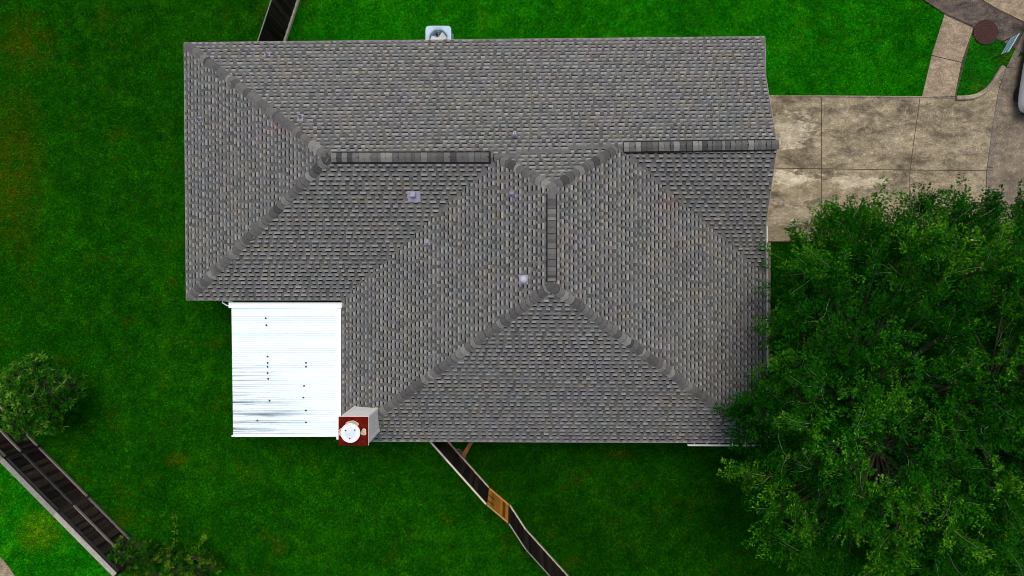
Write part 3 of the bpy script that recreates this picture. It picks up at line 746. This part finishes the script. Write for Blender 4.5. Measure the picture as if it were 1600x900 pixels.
rings = [[(x, y, az_ - .02) for x, y, a in ring], [(x * .985, y * .985, az_ + .015) for x, y, a in ring], [(x * .93, y * .93, az_ + .02) for x, y, a in ring],
         [(.385 * math.cos(a), .385 * math.sin(a), az_ - .005) for x, y, a in ring], [(.345 * math.cos(a), .345 * math.sin(a), az_ - .05) for x, y, a in ring], [(.335 * math.cos(a), .335 * math.sin(a), az_ - .3) for x, y, a in ring]]
vs = [(ax_ + x, ay_ + y, z) for r_ in rings for x, y, z in r_]
lid.add(vs, [(i * nn + k, i * nn + (k + 1) % nn, (i + 1) * nn + (k + 1) % nn, (i + 1) * nn + k) for i in range(len(rings) - 1) for k in range(nn)])
lid.build('lid', M['ac'], ac)
MB().lathe([(.0, az_ - .30), (.34, az_ - .30)], (ax_, ay_, 0), 24).build('coil_floor', M['ac_dark'], ac)
for a in (38, 170, 285):
    ca, sa_ = math.cos(R(a)), math.sin(R(a)); P4 = []
    for r_, w_, tw in ((.06, .05, .02), (.15, .11, .03), (.30, .125, .035)):
        for s_ in (-1, 1): P4.append((ax_ + ca * r_ - sa_ * w_ * s_, ay_ + sa_ * r_ + ca * w_ * s_, az_ - .10 + tw * s_))
    b_ = MB().add(P4, [(0, 2, 3, 1), (2, 4, 5, 3)]).build('fan_blade', M['ac_blade'], ac)
    sm = b_.modifiers.new('solid', 'SOLIDIFY'); sm.thickness = .006
MB().lathe([(.085, az_ - .14), (.085, az_ - .05), (.06, az_ - .035), (0, az_ - .03)], (ax_, ay_, 0), 16).build('hub', M['ac_blade'], ac)
for rr in (.11, .19, .27, .345): MB().tube([(ax_ + rr * math.cos(k * math.pi / 16), ay_ + rr * math.sin(k * math.pi / 16), az_ + .0) for k in range(33)], .0035, 4).build('guard_ring', M['ac_edge'], ac)
for k in range(8):
    a = R(k * 45); MB().bar((ax_ + .05 * math.cos(a), ay_ + .05 * math.sin(a), az_ + .005), (ax_ + .39 * math.cos(a), ay_ + .39 * math.sin(a), az_ + .005), .006, .006).build('guard_wire', M['ac_edge'], ac)

# ------------------------------------------------------------------ fences
def unit_box(d, name, m):
    me = MB().box((0, 0, d[2] / 2), d).mesh(name); me.materials.append(m); return me
PICK = {}
def picket_mesh(w, h, m):
    k = (w, round(h, 2), m.name)
    if k not in PICK: PICK[k] = [unit_box((w, .018, h * s), 'picket', m) for s in (1.0, .992, 1.006)]
    return PICK[k]
def fence(name, label, pts, h, group, rails=(), cap_w=.0, cap_m=None, rot=None, post_side=1, first_post=True, pm=None, rail_side=-1, pw=.14):
    base = Vector((*pts[0], 0)); root = empty(name, base, label, 'fence', group)
    pm = pm or M['old_wood']
    for a, b in zip(pts[:-1], pts[1:]):
        a, b = Vector((*a, 0)), Vector((*b, 0)); d = b - a; L = d.length; d.normalize(); ang = math.atan2(d.y, d.x); s = Vector((d.y, -d.x, 0))
        n = max(1, round(L / pw))
        for k in range(n):
            o = link('picket', random.choice(picket_mesh(pw - .006, h - .06, pm)), None, root, a + d * (L * (k + .5) / n) + Vector((0, 0, .06 + random.uniform(-.008, .008))) + s * (.006 if k % 2 else -.006))
            o.rotation_euler = (random.gauss(0, .006), random.gauss(0, .004), ang); o.scale.x = (L / n + .02) / (pw - .006)
        nb = max(1, round(L / 2.35))
        for j in range(nb + 1):
            o = link('post', unit_box((.09, .09, h - .02), 'post', pm), None, root, a + d * (L * j / nb) + s * (.06 * post_side)); o.rotation_euler.z = ang
        for j in range(nb):
            p0, p1 = a + d * (L * j / nb + .05), a + d * (L * (j + 1) / nb - .05)
            for z, w_, hh in rails: MB().bar(p0 + s * (.032 * rail_side) + Vector((0, 0, z)), p1 + s * (.032 * rail_side) + Vector((0, 0, z)), w_, hh).build('rail', M['rail_wood'], root)
            p0, p1 = a + d * (L * j / nb + .004), a + d * (L * (j + 1) / nb - .004)
            if cap_w: MB().bar(p0 + Vector((0, 0, h + .02)), p1 + Vector((0, 0, h + .02 + random.uniform(-.006, .006))), cap_w, .035).build('cap_board', cap_m or M['grey_wood'], root)
            if rot: MB().bar(p0 + s * (rail_side * .03) + Vector((0, 0, .08)), p1 + s * (rail_side * .03) + Vector((0, 0, .08)), rot, .16).build('kick_board', M['grey_wood'], root)
    return root
fence('picket_fence', 'dark wooden fence running up from the roof edge at the top left', F1, 2.1, 'wooden yard fences', cap_w=.035, rot=.11, rail_side=1, post_side=-1)
fence('picket_fence', 'dark wooden fence between the lower roof edge and the orange gate', F2a, 2.1, 'wooden yard fences', cap_w=.065, rot=.045, rail_side=-1, post_side=1)
fence('picket_fence', 'dark wooden fence below the orange gate leaving the bottom of the picture', F2b, 2.1, 'wooden yard fences', cap_w=.045, rot=.045, rail_side=-1, post_side=1)
fence('picket_fence', 'dark wooden fence with grey rails and wide pale cap at the bottom left', F3[:5], 2.08, 'wooden yard fences', rails=((.22, .05, .09), (1.12, .05, .09), (1.9, .05, .09)), cap_w=.18, rail_side=-1, post_side=1)
# gate
ga, gb_ = Vector((*GATE[0], 0)), Vector((*GATE[1], 0)); gd_ = (gb_ - ga).normalized(); L = (gb_ - ga).length; gs = Vector((gd_.y, -gd_.x, 0)); ang = math.atan2(gd_.y, gd_.x)
gate = empty('wooden_gate', ga, 'orange new cedar gate panel between two dark fences', 'gate')
for k in range(7):
    o = link('board', random.choice(picket_mesh(round(L / 7 - .01, 3), 1.98, M['new_wood'])), None, gate, ga + gd_ * (.04 + (L - .08) * (k + .5) / 7) + Vector((0, 0, .08))); o.rotation_euler.z = ang
MB().bar(ga + gd_ * .04 + Vector((0, 0, 2.08)), gb_ - gd_ * .04 + Vector((0, 0, 2.08)), .06, .04).build('top_rail', M['new_wood_lt'], gate)
MB().bar(ga + gd_ * .04 - gs * .035 + Vector((0, 0, .16)), gb_ - gd_ * .04 - gs * .035 + Vector((0, 0, .16)), .05, .10).build('bottom_rail', M['new_wood_lt'], gate)
for z in (.95, 1.65): MB().bar(ga + gd_ * .02 - gs * .022 + Vector((0, 0, z)), ga + gd_ * .34 - gs * .022 + Vector((0, 0, z)), .018, .05).build('hinge', M['black_metal'], gate)
# leaning plank and dry twigs
pk = empty('leaning_plank', W3(724, 714, 0), 'short orange brown plank lying by the fence near the lower eave', 'plank')
a_, b_ = W3(722.5, 715, .06), W3(738, 688, .10)
MB().bar(a_, a_.lerp(b_, .42), .17, .035).build('painted_end', M['plank'], pk); MB().bar(a_.lerp(b_, .43), b_, .15, .035).build('board', M['plank_old'], pk)
tw = empty('dry_shrub', W3(712, 706, 0), 'bare twiggy dead shrub in the corner of fence and eave', 'shrub')
base = W3(712, 706, 0); mb = MB()
for k in range(46):
    a = random.uniform(0, 2 * math.pi); L = random.uniform(.25, .75); p = base + Vector((random.uniform(-.15, .15), random.uniform(-.15, .15), 0)); pts = [p]
    for j in range(5):
        a += random.uniform(-.7, .7); p = p + Vector((math.cos(a) * L * .14, math.sin(a) * L * .14, L * .22)); pts.append(p)
    mb.tube(pts, [.010, .009, .007, .006, .004, .003], 4)
mb.build('twigs', M['twig'], tw)

# ------------------------------------------------------------------ yard sign
sg = empty('yard_sign', W3(1567, 76, 0), 'light blue lawn sign on thin stakes beside the manhole cover', 'sign')
sa_, sb_ = W3(1563.5, 86.5, .55), W3(1580, 58.5, .55); d_ = (sb_ - sa_).normalized(); upv = Vector((0, 0, 1)); back_ = Vector((-d_.y, d_.x, 0))
hgt = (upv * .42 - back_ * .0)
def signquad(u0, u1, v0, v1, o_, th, m, name):
    L_ = (sb_ - sa_).length; nrm_ = d_.cross(hgt).normalized()
    q_ = [sa_ + d_ * (L_ * u) + hgt * v + nrm_ * o_ for u, v in ((u0, v0), (u1, v0), (u1, v1), (u0, v1))]
    vs = q_ + [p + nrm_ * th for p in q_]
    return MB().add(vs, [(0, 3, 2, 1), (4, 5, 6, 7), (0, 1, 5, 4), (1, 2, 6, 5), (2, 3, 7, 6), (3, 0, 4, 7)]).build(name, m, sg)
signquad(0, 1, 0, 1, -.01, .02, M['sign'], 'board')
for v in (.3, .55, .75):
    for u in (.12, .32, .52, .72): signquad(u, u + random.uniform(.08, .16), v, v + .07, -.014 if True else 0, .003, M['sign_ink'], 'print_line'); signquad(u, u + .12, v, v + .07, .011, .003, M['sign_ink'], 'print_line')
for p in (sa_, sb_): MB().tube([Vector((p.x, p.y, 0)), p + Vector((0, 0, .32))], .016, 6).build('stake', M['black_metal'], sg)
MB().tube([sa_ + Vector((0, 0, .31)) - d_ * .02, sb_ + Vector((0, 0, .31)) + d_ * .05], .014, 6).build('top_bar', M['black_metal'], sg)

# ------------------------------------------------------------------ parked car (only its corner is in the picture)
def make_car(loc, rz):
    root = empty('parked_car', loc, 'white car parked on the street at the right edge', 'car'); root.rotation_euler.z = rz
    Lc, Wc = 4.5, 1.82
    def put(mb, name, m, parent=root, **k):
        me = mb.mesh(name, k.get('smooth', False)); me.materials.append(m); o = bpy.data.objects.new(name, me); col.objects.link(o); o.parent = parent
        if k.get('sub'): s_ = o.modifiers.new('sub', 'SUBSURF'); s_.levels = 2; s_.render_levels = 2
        return o
    # body: rings of sections along y (front at -y)
    secs = [(-2.25, .55, .35, .62), (-2.18, .74, .26, .72), (-1.95, .87, .22, .80), (-1.2, .91, .20, .92), (0, .91, .20, .97), (1.2, .91, .20, .99), (1.9, .89, .22, .98), (2.18, .80, .28, .92), (2.25, .62, .36, .84)]
    vs = []; n = 10
    for y, w, z0, z1 in secs:
        zm = (z0 + z1) / 2
        vs += [(-w * .85, y, z0), (-w, y, z0 + .10), (-w * 1.0, y, zm + .08), (-w * .965, y, z1 - .06), (-w * .86, y, z1), (w * .86, y, z1), (w * .965, y, z1 - .06), (w, y, zm + .08), (w, y, z0 + .10), (w * .85, y, z0)]
    fs = [(i * n + k, (i + 1) * n + k, (i + 1) * n + (k + 1) % n, i * n + (k + 1) % n) for i in range(len(secs) - 1) for k in range(n)]
    fs += [tuple(range(n)), tuple(range(len(vs) - 1, len(vs) - n - 1, -1))]
    put(MB().add(vs, fs), 'body', M['car'], smooth=True, sub=True)
    cab = [(-1.05, .74, .95, .955), (-.35, .62, .95, 1.42), (.35, .62, .95, 1.47), (1.15, .60, .95, 1.42), (1.95, .70, .95, .97)]
    vs = []
    for y, w, z0, z1 in cab: vs += [(-.80, y, z0), (-w, y, z1), (w, y, z1), (.80, y, z0)]
    fs = [(i * 4 + k, (i + 1) * 4 + k, (i + 1) * 4 + k + 1, i * 4 + k + 1) for i in range(4) for k in range(3)]
    put(MB().add(vs, fs), 'windows', M['glass'])
    put(MB().add([(-.60, -.33, 1.435), (.60, -.33, 1.435), (.60, .35, 1.485), (.60, 1.13, 1.435), (-.60, 1.13, 1.435), (-.60, .35, 1.485)], [(0, 1, 2, 5), (5, 2, 3, 4)]), 'roof_panel', M['car'])
    for s in (-1, 1):
        for a, b in (((-1.03, .76, .97), (-.35, .62, 1.43)), ((.4, .64, 1.46), (.42, .80, .98)), ((1.15, .60, 1.43), (1.93, .74, .98))):
            put(MB().bar((s * a[1], a[0], a[2]), (s * b[1], b[0], b[2]), .07, .05), 'pillar', M['car'])
        for y in (-1.4, 1.38):
            w_ = put(MB().lathe([(.32, -.1), (.335, -.08), (.335, .08), (.32, .1), (.22, .1)], (0, 0, 0), 22), 'wheel', M['tyre']); w_.location = (s * .74, y, .335); w_.rotation_euler = (0, R(90), 0)
            r_ = put(MB().lathe([(.22, -.09), (.22, .09), (.18, .07), (.05, .085), (0, .085)], (0, 0, 0), 18), 'rim', M['rim'], w_)
        put(MB().box((s * .99, -.72, 1.02), (.20, .11, .13)), 'mirror', M['black_metal'])
        put(MB().box((s * .62, -2.10, .66), (.36, .14, .10)), 'headlight', M['lamp'])
        put(MB().box((s * .66, 2.17, .84), (.30, .10, .12)), 'tail_light', M['rust'])
        put(MB().box((s * .85, .1, .27), (.05, 2.4, .10)), 'sill', M['black_metal'])
    put(MB().box((0, -2.20, .42), (1.25, .12, .20)), 'bumper_grille', M['black_metal'])
    return root
make_car((*W(1639, 92, .4), 0.006), R(-10))

# ------------------------------------------------------------------ plants
def leaf_quads(base, d, L, Wd, tone, name, m, parent, flat=.0):
    """diamond leaves: base points, directions, lengths, widths (arrays)"""
    n = len(base); d = d / np.linalg.norm(d, axis=1, keepdims=True)
    r = rng.normal(size=(n, 3)); r[:, 2] += flat
    s = np.cross(d, r); s /= np.linalg.norm(s, axis=1, keepdims=True) + 1e-9
    nn_ = np.cross(s, d)
    V = np.empty((n, 4, 3)); V[:, 0] = base; V[:, 1] = base + d * (L * .45)[:, None] + s * (Wd / 2)[:, None] + nn_ * (L * .06)[:, None]
    V[:, 2] = base + d * L[:, None]; V[:, 3] = base + d * (L * .45)[:, None] - s * (Wd / 2)[:, None] + nn_ * (L * .06)[:, None]
    C = np.repeat(tone[:, None], 4, 0) * np.ones((1, 3))
    o = link(name, np_mesh(name, V.reshape(-1, 3), np.arange(n * 4).reshape(-1, 4), C), m, parent); return o

def big_tree():
    tb = Vector((12.6, -3.5, 0)); root = empty('shade_tree', tb, 'large spreading green tree overhanging the right end of the roof', 'tree')
    ctr = np.array([13.3, -3.4, 4.3]); rad = np.array([6.8, 6.9, 4.3])
    wood_ = MB()
    wood_.tube([tb + Vector((0, 0, -.1)), tb + Vector((.02, .03, .6)), tb + Vector((.08, .0, 1.4)), tb + Vector((.05, .1, 2.2))], [.42, .33, .29, .27], 12); wood_.build('trunk', M['bark'], root)
    fork = np.array([12.65, -3.4, 2.1])
    limbs = MB(); limb_nodes = []
    for k in range(9):
        a = k * 2 * math.pi / 9 + random.uniform(-.2, .2); el_ = random.uniform(.35, .75) if k % 3 else random.uniform(.9, 1.25)
        dirv = np.array([math.cos(a) * math.cos(el_), math.sin(a) * math.cos(el_), math.sin(el_)]); p = fork.copy(); pts = [p.copy()]; Lb = random.uniform(3.6, 4.6)
        for j in range(7):
            dirv = dirv + rng.normal(0, .12, 3) + np.array([0, 0, .02 if j < 3 else -.05]); dirv /= np.linalg.norm(dirv); p = p + dirv * Lb / 7; pts.append(p.copy())
        limbs.tube(pts, list(np.linspace(.17, .035, 8)), 8); limb_nodes += pts[2:]
    limb_nodes = np.array(limb_nodes)
    # clumps over the crown shell
    cl = []
    tries = 0
    lobes = [(rng.normal(size=3), rng.uniform(.05, .16)) for _ in range(14)]; lobes = [(v / np.linalg.norm(v), a) for v, a in lobes]
    def rmul(u):
        r = .93
        for v, a in lobes: r += a * max(0, (u @ v) - .72) / .28
        return r
    while len(cl) < 570 and tries < 30000:
        tries += 1
        u = rng.normal(size=3); u /= np.linalg.norm(u)
        if u[2] < -.30: continue
        q_ = rng.uniform(.80, 1.0) if rng.random() < .75 else rng.uniform(.45, .8)
        r = rmul(u) * q_; p = ctr + rad * u * r
        if p[2] < 1.9: continue
        if p[0] < np.interp(p[1], [-9.6, -6.7, -5.6, -4.1, -1.9, 1.0, 2.3, 3.2], [8.8, 7.5, 7.5, 6.9, 7.9, 8.9, 10.3, 11.4]): continue
        if p[1] > 2.75 or math.hypot(p[0] - 14.9, p[1] - 2.6) < .75: continue
        if p[0] < 9.0 and p[2] < 3.9: continue
        if all(np.linalg.norm((p - c_[0]) * np.array([1, 1, .8])) > .58 for c_ in cl): cl.append((p, u, q_))
    for (x, y, z) in ((7.5, -4.0, 4.3), (7.9, -4.7, 4.2), (8.4, -5.4, 3.9), (7.3, -4.9, 4.0), (8.1, -3.7, 4.7), (8.6, -4.4, 4.9), (8.3, -6.1, 3.6), (8.0, -6.9, 3.5), (8.9, -5.1, 4.6), (8.6, -2.6, 4.6), (8.4, -1.2, 4.5)):
        u = (np.array([x, y, z]) - ctr) / rad; cl.append((np.array([x, y, z]), u / np.linalg.norm(u), .95))
    B_s, D_s, L_s, W_s, T_s = [], [], [], [], []; tws = MB()
    for p, u, q_ in cl:
        out = u * rad; out = out / np.linalg.norm(out); out = out * .8 + np.array([0, 0, .25]); out /= np.linalg.norm(out)
        cb = p - out * .75; nd_ = limb_nodes[np.argmin(((limb_nodes - cb) ** 2).sum(1))]
        mid = (nd_ + cb) / 2 + rng.normal(0, .12, 3)
        limbs.tube([nd_, mid, cb, cb + out * .35], [.035, .025, .016, .009], 5, False)
        ct_ = rng.uniform(.10, .66); nt = rng.integers(9, 15)
        for j in range(nt):
            dv = out * rng.uniform(.3, 1.0) + rng.normal(0, .42, 3); dv[2] = dv[2] * .75 + .08; dv /= np.linalg.norm(dv)
            Lt = rng.uniform(.55, 1.15); s0 = cb + out * rng.uniform(0, .55) + rng.normal(0, .08, 3)
            ns = 5; path = [s0]; dd = dv.copy()
            for i_ in range(ns): dd = dd + rng.normal(0, .16, 3); dd /= np.linalg.norm(dd); path.append(path[-1] + dd * Lt / ns)
            path = np.array(path)
            if rng.random() < .2: tws.tube(path, [.007, .006, .005, .004, .003, .002], 3, False)
            nl = int(Lt * rng.uniform(74, 108)); tt = rng.uniform(.08, 1.0, nl); idx = np.minimum((tt * ns).astype(int), ns - 1); fr = (tt * ns - idx)[:, None]
            bp = path[idx] * (1 - fr) + path[idx + 1] * fr
            ax = path[idx + 1] - path[idx]; ax /= np.linalg.norm(ax, axis=1, keepdims=True)
            sd_ = np.cross(ax, np.array([0, 0, 1.0])) * rng.choice([-1, 1], nl)[:, None]
            ld = ax * .55 + sd_ * 1.0 + rng.normal(0, .35, (nl, 3))
            off_ = sd_ * rng.uniform(0, .10, nl)[:, None] + rng.normal(0, .02, (nl, 3))
            B_s.append(bp + off_); D_s.append(ld); L_s.append(rng.uniform(.06, .105, nl)); W_s.append(rng.uniform(.028, .050, nl))
            T_s.append(np.clip(ct_ + rng.normal(0, .13, nl) + .35 * (tt - .6) * (rng.random() < .45), 0, 1))
    limbs.build('limbs', M['bark'], root); tws.build('twigs', M['twig'], root)
    o = leaf_quads(np.concatenate(B_s), np.concatenate(D_s), np.concatenate(L_s), np.concatenate(W_s), np.concatenate(T_s), 'crown', M['tree_leaf'], root, 1.6)
    print('tree leaves', sum(len(b) for b in B_s), 'clumps', len(cl))
big_tree()

def rosette_shrub(name, label, base, ctr, rad, nros, leaf, mat, stems=9, tone=(.1, .6), low=-.25, upright=.0):
    root = empty(name, base, label, 'shrub'); st_ = MB(); ctr = np.array(ctr); rad = np.array(rad)
    B_s, D_s, L_s, W_s, T_s = [], [], [], [], []
    nodes = []
    for k in range(stems):
        a = rng.uniform(0, 6.28); e_ = rng.uniform(.1, .8); tgt = ctr + rad * np.array([math.cos(a) * e_, math.sin(a) * e_, rng.uniform(-.2, .5)])
        b0 = np.array(base) + rng.normal(0, .08, 3) * np.array([1, 1, 0]); m1 = (b0 * .6 + tgt * .4) + rng.normal(0, .06, 3)
        st_.tube([b0, m1, tgt], [.03, .022, .012], 5); nodes += [m1, tgt]
    nodes = np.array(nodes)
    for k in range(nros):
        u = rng.normal(size=3); u /= np.linalg.norm(u)
        if u[2] < low: u[2] = -u[2]
        q_ = rng.uniform(.82, 1.04) if rng.random() < .7 else rng.uniform(.4, .82)
        bump_ = 1 + .10 * math.sin(3 * math.atan2(u[1], u[0]) + 1) + .07 * math.sin(5 * math.atan2(u[1], u[0]))
        p = ctr + rad * u * q_ * bump_; out = u * .7 + np.array([0, 0, .6 + upright]); out /= np.linalg.norm(out)
        nd_ = nodes[np.argmin(((nodes - p) ** 2).sum(1))]; st_.tube([nd_, (nd_ + p) / 2 + rng.normal(0, .05, 3), p], [.010, .008, .005], 3, False)
        nl = rng.integers(7, 12); aa = rng.uniform(0, 6.28) + np.arange(nl) * 2.4; e1 = np.cross(out, [0, 0, 1.0001]) + 1e-4; e1 /= np.linalg.norm(e1); e2 = np.cross(out, e1)
        d_l = (np.cos(aa)[:, None] * e1 + np.sin(aa)[:, None] * e2) + out * rng.uniform(.1, .8, nl)[:, None]
        B_s.append(p + out * rng.uniform(-.06, .03, nl)[:, None]); D_s.append(d_l)
        L_s.append(rng.uniform(leaf * .7, leaf * 1.25, nl)); W_s.append(rng.uniform(leaf * .24, leaf * .36, nl))
        T_s.append(np.clip(rng.uniform(*tone) + rng.normal(0, .1, nl) - .25 * u[0] * .5, 0, 1))
    st_.build('stems', M['bark'], root)
    leaf_quads(np.concatenate(B_s), np.concatenate(D_s), np.concatenate(L_s), np.concatenate(W_s), np.concatenate(T_s), 'crown', mat, root, 1.2)
    return root
sx, sy = W(62, 618, 1.5)
rosette_shrub('round_shrub', 'rounded leafy shrub behind the bottom left fence', (sx + .25, sy + .25, 0), (sx + .05, sy, 1.45), (1.36, 1.46, 1.15), 600, .18, M['shrub_leaf'], 9, (.22, .95))
sx, sy = W(262, 888, .5)
r = rosette_shrub('wild_shrub', 'low wild shrub sprawling over the lower end of the fence at bottom left', (sx, sy, 0), (sx, sy, .35), (1.95, 1.0, .45), 420, .15, M['weed_leaf'], 10, (.2, 1.0), .0)
rosette_shrub('climbing_vine', 'leafy vine climbing the lower end of the fence with pale cap', (*W(205, 880, 0), 0), (*W(200, 868, 1.2), 1.1), (.75, .70, .8), 170, .14, M['weed_leaf'], 6, (.2, .85), -.1)
def sprig(label, p0, p1, hgt_):
    root = empty('tall_sprig', (*p0, 0), label, 'plant', 'sprigs rising from the wild shrub')
    a, b = Vector((*p0, .2)), Vector((*p1, hgt_)); mid = (a + b) / 2 + Vector((.03, 0, .1)); MB().tube([a, mid, b], [.012, .009, .006], 5).build('stem', M['weed_leaf'], root)
    B_s, D_s = [], []
    for t_, k in ((.35, 4), (.6, 5), (.8, 5), (1.0, 8)):
        p = np.array(a.lerp(b, t_)); aa = np.arange(k) * 2 * math.pi / k + t_ * 3
        for x in aa: B_s.append(p); D_s.append((math.cos(x), math.sin(x), .4))
    n_ = len(B_s); leaf_quads(np.array(B_s), np.array(D_s), rng.uniform(.13, .21, n_), rng.uniform(.05, .08, n_), rng.uniform(.7, 1.0, n_), 'leaves', M['weed_leaf'], root, 2)
sprig('upright leafy sprig above the wild shrub, the left one of two', W(275, 862, .2), W(274.5, 808, 1.0), 1.0)
sprig('leaning leafy sprig above the wild shrub, the right one of two', W(303, 866, .2), W(320, 838, .9), .9)
